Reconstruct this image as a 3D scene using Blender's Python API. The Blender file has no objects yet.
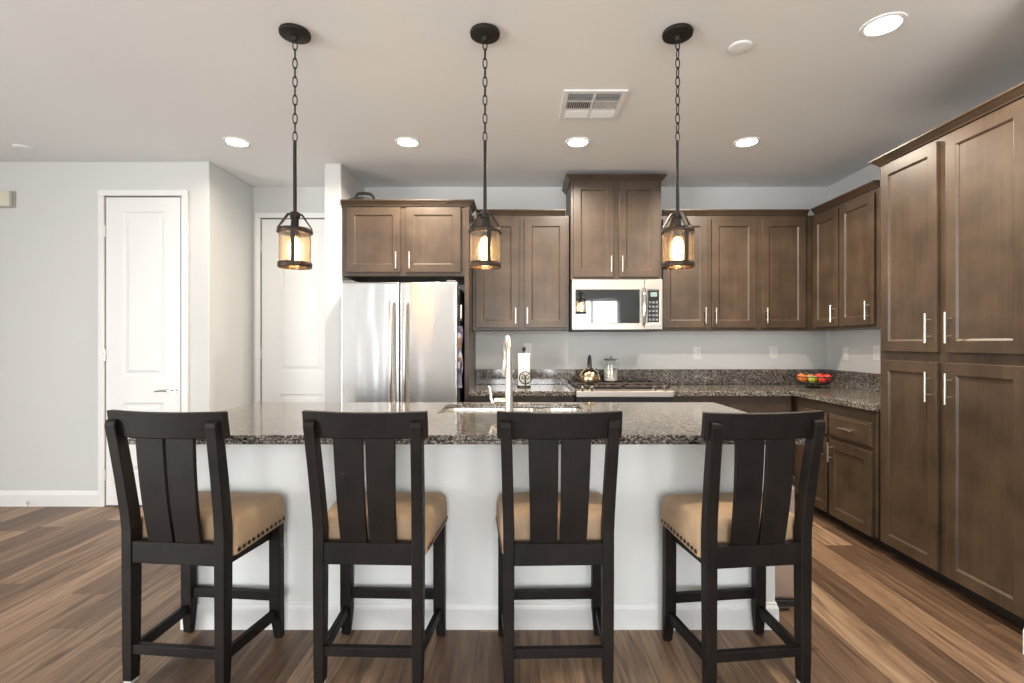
import bpy, bmesh, math, random
from mathutils import Vector, Matrix
R = math.radians
random.seed(7)
S = bpy.context.scene
COL = S.collection

# ------------------------------------------------------------------ camera, sky, light, exposure
F = 500.0                                   # focal length in pixels for a 1024 px wide frame
CAMZ = 1.296
cd = bpy.data.cameras.new('camera'); cam = bpy.data.objects.new('camera', cd); COL.objects.link(cam)
cd.sensor_width = 36; cd.lens = F / 1024 * 36
cd.shift_x = -7 / 1024; cd.shift_y = 1.5 / 1024
cd.clip_start = 0.05
cam.location = (0, 0, CAMZ); cam.rotation_euler = (R(90), 0, 0)
S.camera = cam

world = bpy.data.worlds.new('sky'); S.world = world; world.use_nodes = True
wb = world.node_tree.nodes['Background']
wb.inputs[0].default_value = (0.75, 0.87, 1.0, 1); wb.inputs[1].default_value = 1.6

vs = S.view_settings
vs.view_transform = 'Standard'; vs.look = 'None'; vs.gamma = 1; vs.use_curve_mapping = False
vs.exposure = 0.80

def area(name, loc, rot, sx, sy, power, color, parent=None, shape='RECTANGLE', spread=None):
    l = bpy.data.lights.new(name, 'AREA'); l.shape = shape; l.size = sx
    if shape == 'RECTANGLE': l.size_y = sy
    l.energy = power; l.color = color
    if spread: l.spread = R(spread)
    o = bpy.data.objects.new(name, l); COL.objects.link(o)
    o.location = loc; o.rotation_euler = rot
    if parent: o.parent = parent
    return o
DAY = (1.0, 0.99, 0.965)
# daylight through three openings behind and left of the camera, plus an added fill
area('daylight_narrow_window', (-2.85, -3.75, 1.25), (R(90), 0, 0), 0.40, 2.1, 11, DAY)
area('added_fill_window', (0.10, -3.75, 1.35), (R(90), 0, 0), 1.7, 2.1, 80, DAY)  # added window light, lifts the ceiling and back wall
area('daylight_rear_window', (1.65, -3.75, 1.6), (R(90), 0, 0), 1.7, 1.7, 80, DAY)
area('daylight_patio_door', (-5.55, -1.4, 1.25), (R(90), 0, R(-90)), 3.4, 2.2, 180, DAY)

# ------------------------------------------------------------------ materials
def nmat(name):
    m = bpy.data.materials.new(name); m.use_nodes = True
    nt = m.node_tree
    return m, nt, nt.nodes['Principled BSDF']
def N(nt, t, **kw):
    n = nt.nodes.new(t)
    for k, v in kw.items(): setattr(n, k, v)
    return n
def ramp(nt, stops):
    r = N(nt, 'ShaderNodeValToRGB'); e = r.color_ramp.elements
    while len(e) < len(stops): e.new(0.5)
    for i, (p, c) in enumerate(stops):
        e[i].position = p; e[i].color = (*c, 1)
    return r
def simple(name, col, rough=0.5, metal=0.0, noise=0.0, nscale=30, bump=0.0, bscale=200, spec=0.5, **kw):
    m, nt, b = nmat(name)
    b.inputs['Base Color'].default_value = (*col, 1); b.inputs['Roughness'].default_value = rough
    b.inputs['Metallic'].default_value = metal; b.inputs['Specular IOR Level'].default_value = spec
    tc = N(nt, 'ShaderNodeTexCoord')
    if noise:
        t = N(nt, 'ShaderNodeTexNoise'); t.inputs['Scale'].default_value = nscale; t.inputs['Detail'].default_value = 4
        nt.links.new(tc.outputs['Object'], t.inputs['Vector'])
        r = ramp(nt, [(0.3, tuple(c * (1 - noise) for c in col)), (0.7, tuple(min(1, c * (1 + noise)) for c in col))])
        nt.links.new(t.outputs['Fac'], r.inputs[0]); nt.links.new(r.outputs[0], b.inputs['Base Color'])
    if bump:
        t = N(nt, 'ShaderNodeTexNoise'); t.inputs['Scale'].default_value = bscale; t.inputs['Detail'].default_value = 3
        nt.links.new(tc.outputs['Object'], t.inputs['Vector'])
        bp = N(nt, 'ShaderNodeBump'); bp.inputs['Strength'].default_value = bump; bp.inputs['Distance'].default_value = 0.002
        nt.links.new(t.outputs['Fac'], bp.inputs['Height']); nt.links.new(bp.outputs[0], b.inputs['Normal'])
    for k, v in kw.items(): b.inputs[k].default_value = v
    return m
def emis(name, col, strength):
    m, nt, b = nmat(name)
    b.inputs['Base Color'].default_value = (0.9, 0.9, 0.9, 1)
    b.inputs['Emission Color'].default_value = (*col, 1); b.inputs['Emission Strength'].default_value = strength
    return m

def wood_mat(name, c1, c2, rough, grain=(55, 55, 2.2), cloud=5.0, spec=0.5, bump=0.15, saw=False):
    """stained timber: cloudy stain under a fine grain that runs along local z"""
    m, nt, b = nmat(name)
    tc = N(nt, 'ShaderNodeTexCoord')
    mp = N(nt, 'ShaderNodeMapping'); mp.inputs['Scale'].default_value = grain
    nt.links.new(tc.outputs['Object'], mp.inputs[0])
    g = N(nt, 'ShaderNodeTexNoise'); g.inputs['Scale'].default_value = 1; g.inputs['Detail'].default_value = 5; g.inputs['Roughness'].default_value = 0.6
    nt.links.new(mp.outputs[0], g.inputs['Vector'])
    c = N(nt, 'ShaderNodeTexNoise'); c.inputs['Scale'].default_value = cloud; c.inputs['Detail'].default_value = 3
    nt.links.new(tc.outputs['Object'], c.inputs['Vector'])
    mx = N(nt, 'ShaderNodeMath', operation='MULTIPLY_ADD'); mx.inputs[1].default_value = 0.35
    h = N(nt, 'ShaderNodeMath', operation='MULTIPLY'); h.inputs[1].default_value = 0.65
    nt.links.new(c.outputs['Fac'], h.inputs[0]); nt.links.new(g.outputs['Fac'], mx.inputs[0]); nt.links.new(h.outputs[0], mx.inputs[2])
    r = ramp(nt, [(0.34, c1), (0.66, c2)])
    nt.links.new(mx.outputs[0], r.inputs[0]); nt.links.new(r.outputs[0], b.inputs['Base Color'])
    b.inputs['Roughness'].default_value = rough; b.inputs['Specular IOR Level'].default_value = spec
    bp = N(nt, 'ShaderNodeBump'); bp.inputs['Strength'].default_value = bump; bp.inputs['Distance'].default_value = 0.002
    if saw:                                   # fine saw marks across the timber
        w = N(nt, 'ShaderNodeTexWave'); w.inputs['Scale'].default_value = 110; w.inputs['Distortion'].default_value = 2.5
        w.bands_direction = 'Z'
        nt.links.new(tc.outputs['Object'], w.inputs['Vector'])
        a = N(nt, 'ShaderNodeMath', operation='ADD'); nt.links.new(w.outputs['Fac'], a.inputs[0]); nt.links.new(g.outputs['Fac'], a.inputs[1])
        nt.links.new(a.outputs[0], bp.inputs['Height'])
    else:
        nt.links.new(g.outputs['Fac'], bp.inputs['Height'])
    nt.links.new(bp.outputs[0], b.inputs['Normal'])
    return m

def granite_mat():
    m, nt, b = nmat('speckled_granite')
    tc = N(nt, 'ShaderNodeTexCoord')
    v = N(nt, 'ShaderNodeTexVoronoi'); v.inputs['Scale'].default_value = 165
    nt.links.new(tc.outputs['Object'], v.inputs['Vector'])
    sp = N(nt, 'ShaderNodeSeparateColor'); nt.links.new(v.outputs['Color'], sp.inputs[0])
    n = N(nt, 'ShaderNodeTexNoise'); n.inputs['Scale'].default_value = 22; n.inputs['Detail'].default_value = 4
    nt.links.new(tc.outputs['Object'], n.inputs['Vector'])
    ad = N(nt, 'ShaderNodeMath', operation='MULTIPLY_ADD'); ad.inputs[1].default_value = 0.75
    hf = N(nt, 'ShaderNodeMath', operation='MULTIPLY'); hf.inputs[1].default_value = 0.3
    nt.links.new(n.outputs['Fac'], hf.inputs[0]); nt.links.new(sp.outputs[0], ad.inputs[0]); nt.links.new(hf.outputs[0], ad.inputs[2])
    r = ramp(nt, [(0.20, (0.008, 0.007, 0.006)), (0.38, (0.046, 0.042, 0.038)), (0.56, (0.135, 0.115, 0.095)), (0.76, (0.22, 0.195, 0.165)), (0.93, (0.42, 0.39, 0.35))])
    nt.links.new(ad.outputs[0], r.inputs[0]); nt.links.new(r.outputs[0], b.inputs['Base Color'])
    b.inputs['Roughness'].default_value = 0.09; b.inputs['IOR'].default_value = 1.75
    return m

def floor_mat():
    m, nt, b = nmat('wood_plank_floor')
    L = nt.links.new
    tc = N(nt, 'ShaderNodeTexCoord'); sx = N(nt, 'ShaderNodeSeparateXYZ'); L(tc.outputs['Object'], sx.inputs[0])
    def math_(op, a, bb=None, c=None):
        n = N(nt, 'ShaderNodeMath', operation=op)
        for i, q in enumerate((a, bb, c)):
            if q is None: continue
            if isinstance(q, (int, float)): n.inputs[i].default_value = q
            else: L(q, n.inputs[i])
        return n.outputs[0]
    PW, PL = 0.178, 1.22
    u = math_('DIVIDE', sx.outputs[0], PW); row = math_('FLOOR', u)
    w1 = N(nt, 'ShaderNodeTexWhiteNoise', noise_dimensions='1D'); L(row, w1.inputs['W'])
    vy = math_('ADD', math_('DIVIDE', sx.outputs[1], PL), w1.outputs['Value']); colu = math_('FLOOR', vy)
    cb = N(nt, 'ShaderNodeCombineXYZ'); L(row, cb.inputs[0]); L(colu, cb.inputs[1])
    w2 = N(nt, 'ShaderNodeTexWhiteNoise', noise_dimensions='2D'); L(cb.outputs[0], w2.inputs['Vector'])
    base = ramp(nt, [(0.0, (0.080, 0.046, 0.028)), (0.35, (0.140, 0.083, 0.050)), (0.7, (0.225, 0.140, 0.084)), (1.0, (0.330, 0.220, 0.138))])
    gv = N(nt, 'ShaderNodeCombineXYZ')
    L(math_('MULTIPLY', sx.outputs[0], 34), gv.inputs[0]); L(math_('MULTIPLY', sx.outputs[1], 1.7), gv.inputs[1])
    L(math_('MULTIPLY', w2.outputs['Value'], 37), gv.inputs[2])
    g = N(nt, 'ShaderNodeTexNoise'); g.inputs['Scale'].default_value = 1; g.inputs['Detail'].default_value = 6; g.inputs['Roughness'].default_value = 0.62; g.inputs['Distortion'].default_value = 0.6
    L(gv.outputs[0], g.inputs['Vector'])
    gv2 = N(nt, 'ShaderNodeCombineXYZ')
    L(math_('MULTIPLY', sx.outputs[0], 9), gv2.inputs[0]); L(math_('MULTIPLY', sx.outputs[1], 0.8), gv2.inputs[1]); L(math_('MULTIPLY', w2.outputs['Value'], 91), gv2.inputs[2])
    g2 = N(nt, 'ShaderNodeTexNoise'); g2.inputs['Scale'].default_value = 1; g2.inputs['Detail'].default_value = 3
    L(gv2.outputs[0], g2.inputs['Vector'])
    t = math_('ADD', math_('MULTIPLY', w2.outputs['Value'], 0.82), math_('ADD', math_('MULTIPLY', math_('SUBTRACT', g.outputs['Fac'], 0.5), 1.6), math_('SUBTRACT', math_('MULTIPLY', g2.outputs['Fac'], 0.7), 0.28)))
    L(t, base.inputs[0])
    gv3 = N(nt, 'ShaderNodeCombineXYZ')
    L(math_('MULTIPLY', sx.outputs[0], 22), gv3.inputs[0]); L(math_('MULTIPLY', sx.outputs[1], 1.5), gv3.inputs[1]); L(math_('MULTIPLY', w2.outputs['Value'], 53), gv3.inputs[2])
    g3 = N(nt, 'ShaderNodeTexNoise'); g3.inputs['Scale'].default_value = 1; g3.inputs['Detail'].default_value = 5; g3.inputs['Distortion'].default_value = 1.6
    L(gv3.outputs[0], g3.inputs['Vector'])
    streak = N(nt, 'ShaderNodeMapRange'); streak.inputs[1].default_value = 0.52; streak.inputs[2].default_value = 0.68; streak.inputs[4].default_value = 0.66
    L(g3.outputs['Fac'], streak.inputs[0])
    dk = N(nt, 'ShaderNodeMix', data_type='RGBA'); dk.inputs[7].default_value = (0.040, 0.022, 0.013, 1)
    L(streak.outputs[0], dk.inputs[0]); L(base.outputs[0], dk.inputs[6])
    fr = math_('FRACT', u); seam = math_('LESS_THAN', math_('MINIMUM', fr, math_('SUBTRACT', 1, fr)), 0.008)
    fv = math_('FRACT', vy); seam2 = math_('LESS_THAN', math_('MINIMUM', fv, math_('SUBTRACT', 1, fv)), 0.0012)
    sm = math_('MAXIMUM', seam, seam2)
    mix = N(nt, 'ShaderNodeMix', data_type='RGBA'); mix.inputs[7].default_value = (0.03, 0.017, 0.011, 1)
    L(math_('MULTIPLY', sm, 0.7), mix.inputs[0]); L(dk.outputs[2], mix.inputs[6]); L(mix.outputs[2], b.inputs['Base Color'])
    b.inputs['Roughness'].default_value = 0.40; b.inputs['Specular IOR Level'].default_value = 0.35
    bp = N(nt, 'ShaderNodeBump'); bp.inputs['Strength'].default_value = 0.12; bp.inputs['Distance'].default_value = 0.002
    L(math_('SUBTRACT', g.outputs['Fac'], sm), bp.inputs['Height']); L(bp.outputs[0], b.inputs['Normal'])
    return m

def steel_mat(name, col, rough, axis='Z', wavy=0.25, aniso=0.0):
    m, nt, b = nmat(name)
    b.inputs['Base Color'].default_value = (*col, 1); b.inputs['Metallic'].default_value = 1; b.inputs['Roughness'].default_value = rough
    if aniso:                                 # horizontal brushing draws reflections out into upright streaks
        tg = N(nt, 'ShaderNodeTangent', direction_type='RADIAL', axis='Z'); nt.links.new(tg.outputs[0], b.inputs['Tangent'])
        b.inputs['Anisotropic'].default_value = aniso; b.inputs['Anisotropic Rotation'].default_value = 0.25
    tc = N(nt, 'ShaderNodeTexCoord'); mp = N(nt, 'ShaderNodeMapping')
    mp.inputs['Scale'].default_value = (7, 7, 0.9) if axis == 'Z' else (0.8, 7, 7)
    nt.links.new(tc.outputs['Object'], mp.inputs[0])
    t = N(nt, 'ShaderNodeTexNoise'); t.inputs['Scale'].default_value = 1; t.inputs['Detail'].default_value = 1
    nt.links.new(mp.outputs[0], t.inputs['Vector'])
    bp = N(nt, 'ShaderNodeBump'); bp.inputs['Strength'].default_value = wavy; bp.inputs['Distance'].default_value = 0.02
    nt.links.new(t.outputs['Fac'], bp.inputs['Height']); nt.links.new(bp.outputs[0], b.inputs['Normal'])
    return m

M = {}
M['wall'] = simple('greige_wall_paint', (0.61, 0.612, 0.60), 0.75, bump=0.08, bscale=260)
M['ceiling'] = simple('ceiling_paint', (0.80, 0.815, 0.82), 0.85, bump=0.1, bscale=220)
M['white'] = simple('white_semi_gloss_paint', (0.76, 0.76, 0.75), 0.4)
M['island_white'] = simple('island_white_paint', (0.70, 0.712, 0.695), 0.55)
M['floor'] = floor_mat()
M['cab'] = wood_mat('stained_maple_cabinet', (0.036, 0.0225, 0.0135), (0.077, 0.050, 0.0315), 0.38)
M['cab_dark'] = simple('dark_toe_kick', (0.018, 0.013, 0.010), 0.6, noise=0.2)
M['stool'] = wood_mat('espresso_stained_wood', (0.0050, 0.0036, 0.0029), (0.0135, 0.0096, 0.0075), 0.50, grain=(80, 80, 5), cloud=9, saw=True, bump=0.22, spec=0.18)
M['leather'] = simple('tan_upholstery', (0.40, 0.275, 0.165), 0.62, noise=0.14, nscale=9, bump=0.15, bscale=350)
M['nail'] = simple('antique_bronze_nail', (0.07, 0.05, 0.035), 0.35, 0.9)
M['granite'] = granite_mat()
M['steel'] = steel_mat('brushed_stainless', (0.62, 0.62, 0.62), 0.26, 'Z', 0.35, 0.85)
M['steelh'] = steel_mat('brushed_stainless_trim', (0.74, 0.71, 0.66), 0.26, 'X', 0.1)
M['range'] = steel_mat('range_steel', (0.36, 0.33, 0.30), 0.45, 'X', 0.05)
M['mwsteel'] = steel_mat('microwave_steel', (0.43, 0.40, 0.36), 0.36, 'X', 0.05)
M['mwglass'] = simple('mirror_black_glass', (0.012, 0.014, 0.015), 0.03, IOR=2.1)
M['nickel'] = simple('satin_nickel', (0.74, 0.69, 0.62), 0.33, 1.0, noise=0.04)
M['chrome'] = simple('polished_chrome', (0.82, 0.81, 0.79), 0.08, 1.0, noise=0.02)
M['black'] = simple('matte_black_metal', (0.012, 0.011, 0.011), 0.45, noise=0.15)
M['blackgloss'] = simple('black_glass', (0.010, 0.011, 0.012), 0.04, spec=0.9)
M['blackplastic'] = simple('black_plastic', (0.015, 0.015, 0.016), 0.35, noise=0.1)
M['grate'] = simple('cast_iron_grate', (0.050, 0.036, 0.030), 0.55, noise=0.25)
M['bronze'] = simple('aged_bronze', (0.026, 0.021, 0.018), 0.55, 0.5, noise=0.2)
M['copper'] = simple('rubbed_bronze_ring', (0.045, 0.028, 0.018), 0.45, 0.6, noise=0.3, nscale=60)
M['bulb'] = emis('glowing_filament_bulb', (1.0, 0.60, 0.27), 60)
M['lens'] = emis('downlight_lens', (1.0, 0.95, 0.86), 9)
M['gap'] = simple('grey_panel_and_gap_shade', (0.10, 0.10, 0.105), 0.5)
M['grey'] = simple('grey_plastic', (0.42, 0.42, 0.41), 0.4)
M['ivory'] = simple('ivory_plastic', (0.62, 0.60, 0.50), 0.45)
M['vent_dark'] = simple('painted_vent_shade', (0.02, 0.019, 0.018), 0.8)
M['paper'] = simple('white_paper_towel', (0.86, 0.83, 0.77), 0.9, bump=0.3, bscale=120)
M['candle'] = simple('cream_filling', (0.75, 0.70, 0.64), 0.6, noise=0.05)
M['brass'] = simple('warm_steel_kettle', (0.74, 0.58, 0.36), 0.14, 1.0, noise=0.04)
M['can'] = steel_mat('stainless_bin_steel', (0.62, 0.57, 0.53), 0.34, 'Z', 0.1)
M['under'] = simple('cabinet_interior', (0.28, 0.20, 0.14), 0.6, noise=0.1)

def glass_mat(name, col, rough=0.02, seed=0.0):
    m, nt, b = nmat(name)
    b.inputs['Base Color'].default_value = (*col, 1); b.inputs['Roughness'].default_value = rough
    b.inputs['Transmission Weight'].default_value = 1.0; b.inputs['IOR'].default_value = 1.45
    if seed:
        tc = N(nt, 'ShaderNodeTexCoord'); t = N(nt, 'ShaderNodeTexNoise'); t.inputs['Scale'].default_value = 70; t.inputs['Detail'].default_value = 2
        nt.links.new(tc.outputs['Object'], t.inputs['Vector'])
        bp = N(nt, 'ShaderNodeBump'); bp.inputs['Strength'].default_value = seed; bp.inputs['Distance'].default_value = 0.003
        nt.links.new(t.outputs['Fac'], bp.inputs['Height']); nt.links.new(bp.outputs[0], b.inputs['Normal'])
    return m
M['amber'] = glass_mat('seeded_amber_glass', (1.0, 0.88, 0.70), 0.20, 0.25)
M['clear'] = glass_mat('clear_glass', (0.96, 0.98, 0.97), 0.01)
def fabric_pattern():
    m, nt, b = nmat('patterned_kitchen_cloth')
    tc = N(nt, 'ShaderNodeTexCoord'); v = N(nt, 'ShaderNodeTexVoronoi'); v.inputs['Scale'].default_value = 26
    nt.links.new(tc.outputs['Object'], v.inputs['Vector'])
    sp = N(nt, 'ShaderNodeSeparateColor'); nt.links.new(v.outputs['Color'], sp.inputs[0])
    r = ramp(nt, [(0.0, (0.05, 0.05, 0.10)), (0.4, (0.20, 0.20, 0.30)), (0.6, (0.45, 0.44, 0.50)), (0.82, (0.40, 0.20, 0.08)), (1.0, (0.12, 0.07, 0.05))])
    nt.links.new(sp.outputs[0], r.inputs[0]); nt.links.new(r.outputs[0], b.inputs['Base Color']); b.inputs['Roughness'].default_value = 0.9
    return m
M['cloth'] = fabric_pattern()
def fruit(name, c): return simple(name, c, 0.35, noise=0.2, nscale=25)
M['red'] = fruit('red_apple_skin', (0.50, 0.035, 0.02)); M['orange'] = fruit('orange_peel', (0.62, 0.16, 0.03))
M['green'] = fruit('green_apple_skin', (0.32, 0.38, 0.04)); M['peach'] = fruit('peach_skin', (0.60, 0.22, 0.08))
M['stem'] = simple('fruit_stem', (0.06, 0.035, 0.015), 0.8)
M['blind'] = simple('white_blind_slat', (0.80, 0.82, 0.84), 0.5)
M['outside'] = simple('patio_concrete', (0.4, 0.4, 0.4), 0.9, noise=0.1)

# ------------------------------------------------------------------ mesh helpers
def box(bm, x0, x1, y0, y1, z0, z1):
    v = [bm.verts.new((x, y, z)) for z in (z0, z1) for y in (y0, y1) for x in (x0, x1)]
    for f in ((0, 2, 3, 1), (4, 5, 7, 6), (0, 1, 5, 4), (2, 6, 7, 3), (0, 4, 6, 2), (1, 3, 7, 5)):
        bm.faces.new([v[i] for i in f])
def hexa(bm, bot, top):
    """box from four bottom and four top corners, both counter-clockwise"""
    a = [bm.verts.new(p) for p in bot]; b = [bm.verts.new(p) for p in top]
    bm.faces.new(a[::-1]); bm.faces.new(b)
    for i in range(4):
        j = (i + 1) % 4
        bm.faces.new((a[i], a[j], b[j], b[i]))
def rings(bm, rs, close=True, cap0=True, cap1=True):
    """skin a list of rings (lists of points, equal length)"""
    vr = [[bm.verts.new(p) for p in r] for r in rs]
    n = len(vr[0])
    for a, b in zip(vr, vr[1:]):
        for i in range(n if close else n - 1):
            j = (i + 1) % n
            bm.faces.new((a[i], a[j], b[j], b[i]))
    if cap0: bm.faces.new(vr[0][::-1])
    if cap1: bm.faces.new(vr[-1])
def lathe(bm, prof, seg=24, c=(0, 0, 0), cap0=True, cap1=True):
    rs = [[(c[0] + r * math.cos(2 * math.pi * i / seg), c[1] + r * math.sin(2 * math.pi * i / seg), c[2] + z) for i in range(seg)] for r, z in prof]
    rings(bm, rs, True, cap0, cap1)
def tube(bm, pts, rad, seg=10, closed=False):
    pts = [Vector(p) for p in pts]; n = len(pts)
    rad = rad if isinstance(rad, (list, tuple)) else [rad] * n
    rs = []; up = None
    for i, p in enumerate(pts):
        if closed: t = pts[(i + 1) % n] - pts[i - 1]
        else: t = pts[min(i + 1, n - 1)] - pts[max(i - 1, 0)]
        t.normalize()
        if up is None:
            up = t.orthogonal().normalized()
        up = (up - t * up.dot(t)).normalized()
        s = t.cross(up)
        rs.append([p + (up * math.cos(2 * math.pi * k / seg) + s * math.sin(2 * math.pi * k / seg)) * rad[i] for k in range(seg)])
    if closed:
        vr = [[bm.verts.new(q) for q in r] for r in rs]
        for i in range(n):
            a, b = vr[i], vr[(i + 1) % n]
            for k in range(seg):
                bm.faces.new((a[k], a[(k + 1) % seg], b[(k + 1) % seg], b[k]))
    else: rings(bm, rs)
def sweep(bm, path, prof, z=0.0):
    """mitred moulding: path of (x, y), profile of (out, up); outward is right of the travel direction"""
    path = [Vector((p[0], p[1])) for p in path]; n = len(path)
    rs = []
    for i in range(n):
        nrm = []
        if i > 0:
            d = (path[i] - path[i - 1]).normalized(); nrm.append(Vector((d.y, -d.x)))
        if i < n - 1:
            d = (path[i + 1] - path[i]).normalized(); nrm.append(Vector((d.y, -d.x)))
        if len(nrm) == 2:
            m = (nrm[0] + nrm[1]).normalized(); m /= max(0.2, m.dot(nrm[0]))
        else: m = nrm[0]
        rs.append([(path[i].x + m.x * o, path[i].y + m.y * o, z + u) for o, u in prof])
    rings(bm, rs)
def panel_slab(bm, xs, zs, holes, yf, t, steps):
    """door leaf facing -y: grid of cells, the cells listed in holes are stepped in by steps [(inset, depth)]"""
    nx, nz = len(xs), len(zs)
    gv = {}
    for i, x in enumerate(xs):
        for k, z in enumerate(zs): gv[i, k] = bm.verts.new((x, yf, z))
    for i in range(nx - 1):
        for k in range(nz - 1):
            q = [gv[i, k], gv[i + 1, k], gv[i + 1, k + 1], gv[i, k + 1]]
            if (i, k) in holes:
                prev = q
                for ins, dep in steps:
                    r = [bm.verts.new((xs[i] + ins, yf + dep, zs[k] + ins)), bm.verts.new((xs[i + 1] - ins, yf + dep, zs[k] + ins)),
                         bm.verts.new((xs[i + 1] - ins, yf + dep, zs[k + 1] - ins)), bm.verts.new((xs[i] + ins, yf + dep, zs[k + 1] - ins))]
                    for a in range(4):
                        b = (a + 1) % 4
                        bm.faces.new((prev[a], prev[b], r[b], r[a]))
                    prev = r
                bm.faces.new(prev)
            else: bm.faces.new(q)
    border = [gv[i, 0] for i in range(nx)] + [gv[nx - 1, k] for k in range(1, nz)] + [gv[i, nz - 1] for i in range(nx - 2, -1, -1)] + [gv[0, k] for k in range(nz - 2, 0, -1)]
    back = [bm.verts.new((v.co.x, yf + t, v.co.z)) for v in border]
    for a in range(len(border)):
        b = (a + 1) % len(border)
        bm.faces.new((border[b], border[a], back[a], back[b]))
    bm.faces.new(back[::-1])
def obj(name, bm, mat, parent=None, smooth=False, bevel=0.0, bseg=2, loc=None, rot=None, angle=35):
    bmesh.ops.recalc_face_normals(bm, faces=bm.faces[:])
    me = bpy.data.meshes.new(name); bm.to_mesh(me); bm.free()
    mats = mat if isinstance(mat, list) else [mat]
    for q in mats: me.materials.append(q)
    if smooth:
        me.polygons.foreach_set('use_smooth', [True] * len(me.polygons))
        try: me.set_sharp_from_angle(angle=R(angle))
        except Exception: pass
    o = bpy.data.objects.new(name, me); COL.objects.link(o)
    if parent: o.parent = parent
    if loc: o.location = loc
    if rot: o.rotation_euler = rot
    if bevel:
        b = o.modifiers.new('bevel', 'BEVEL'); b.width = bevel; b.segments = bseg; b.limit_method = 'ANGLE'; b.angle_limit = R(40)
    return o
def B(): return bmesh.new()
def boxo(name, dims, mat, parent=None, bevel=0.0, **kw):
    bm = B(); box(bm, *dims); return obj(name, bm, mat, parent, bevel=bevel, **kw)
def tag(o, label, cat, group=None, kind=None):
    if label: o['label'] = label
    if cat: o['category'] = cat
    if group: o['group'] = group
    if kind: o['kind'] = kind
    return o
def thing(name, label, cat, loc=(0, 0, 0), rz=0.0, group=None):
    o = bpy.data.objects.new(name, None); COL.objects.link(o); o.empty_display_size = 0.1
    o.location = loc; o.rotation_euler = (0, 0, rz)
    return tag(o, label, cat, group)
def structure(o): o['kind'] = 'structure'; return o
def dup(root, loc, rz, label):
    """a copy of a thing with its parts and sub-parts"""
    r = root.copy(); COL.objects.link(r); r.location = loc; r.rotation_euler = (0, 0, rz); r['label'] = label
    for ch in list(root.children):
        c = ch.copy(); COL.objects.link(c); c.parent = r
        for g in list(ch.children):
            d = g.copy(); COL.objects.link(d); d.parent = c
    return r

# ------------------------------------------------------------------ setting
CZ = 2.743          # ceiling height
YB = 4.638          # back wall
XR = 2.857          # right wall of the kitchen
XL, YN = -5.4, -3.6 # far left wall and the wall behind the camera
XF = 4.2            # right wall of the room on the camera's side
YD = 3.975          # wall that holds the left door
XC = -2.464         # corner where that wall turns into the recess

structure(boxo('floor', (XL - 0.2, XF + 0.2, YN - 0.2, YB + 0.15, -0.08, 0), M['floor']))
structure(boxo('ceiling', (XL - 0.2, XF + 0.2, YN - 0.2, YB + 0.15, CZ, CZ + 0.1), M['ceiling']))
structure(boxo('wall_back', (XC, XR + 0.12, YB, YB + 0.12, 0, CZ), M['wall']))
structure(boxo('wall_right', (XR, XR + 0.12, 2.085, YB, 0, CZ), M['wall']))
structure(boxo('wall_right_return', (2.115, XF, 1.955, 2.085, 0, CZ), M['wall'], bevel=0.008))
structure(boxo('wall_far_right', (XF, XF + 0.12, YN, 1.955, 0, CZ), M['wall']))
structure(boxo('wall_left', (XL, XC, YD, YD + 0.663 + 0.12, 0, CZ), M['wall'], bevel=0.01))
structure(boxo('wall_partition', (-1.567, -1.431, 4.02, YB, 0, CZ), M['wall'], bevel=0.01))
def wall_open(name, x0, x1, y0, y1, along, holes):
    """a wall with rectangular openings; along 'x' or 'y'"""
    bm = B(); a0, a1 = (x0, x1) if along == 'x' else (y0, y1)
    cuts = [a0]
    def put(p, q, z0, z1):
        if along == 'x': box(bm, p, q, y0, y1, z0, z1)
        else: box(bm, x0, x1, p, q, z0, z1)
    pos = a0
    for (h0, h1, z0, z1) in holes:
        put(pos, h0, 0, CZ)
        if z0 > 0: put(h0, h1, 0, z0)
        put(h0, h1, z1, CZ); pos = h1
    put(pos, a1, 0, CZ)
    return structure(obj(name, bm, M['wall']))
wall_open('wall_behind', XL - 0.12, XF + 0.12, YN - 0.12, YN, 'x', [(-3.05, -2.65, 0.2, 2.3), (-0.72, 0.92, 0.3, 2.4), (1.1, 2.4, 0.85, 2.35)])  # middle opening is added for the fill light
wall_open('wall_far_left', XL - 0.12, XL, YN, YD, 'y', [(-3.1, 0.3, 0.05, 2.35)])
def window(n, axis, c, h0, h1, z0, z1, mull=1):
    """white frame with glass in a wall opening"""
    bm = B(); w = 0.055
    def put(p, q, a, b, d0=-0.09, d1=-0.03):
        if axis == 'x': box(bm, p, q, c + d0, c + d1, a, b)
        else: box(bm, c + d0, c + d1, p, q, a, b)
    put(h0, h0 + w, z0, z1); put(h1 - w, h1, z0, z1); put(h0, h1, z0, z0 + w); put(h0, h1, z1 - w, z1)
    for k in range(mull):
        m = h0 + (h1 - h0) * (k + 1) / (mull + 1); put(m - w / 2, m + w / 2, z0, z1)
    f = structure(obj('window_%d' % n, bm, M['white']))
    return f
window(1, 'x', YN, -3.05, -2.65, 0.2, 2.3, 0); window(2, 'x', YN, 1.1, 2.4, 0.85, 2.35); window(3, 'y', XL, -3.1, 0.3, 0.05, 2.35, 3); window(4, 'x', YN, -0.72, 0.92, 0.3, 2.4, 1)  # the last one is an added window for fill light
bl = thing('window_blind', 'white horizontal slat blind in the window behind the camera', 'blind', (1.75, YN + 0.03, 2.33))
bm = B(); box(bm, -0.66, 0.66, -0.025, 0.025, -0.045, 0); obj('head_rail', bm, M['blind'], bl)
bm = B()
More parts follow.
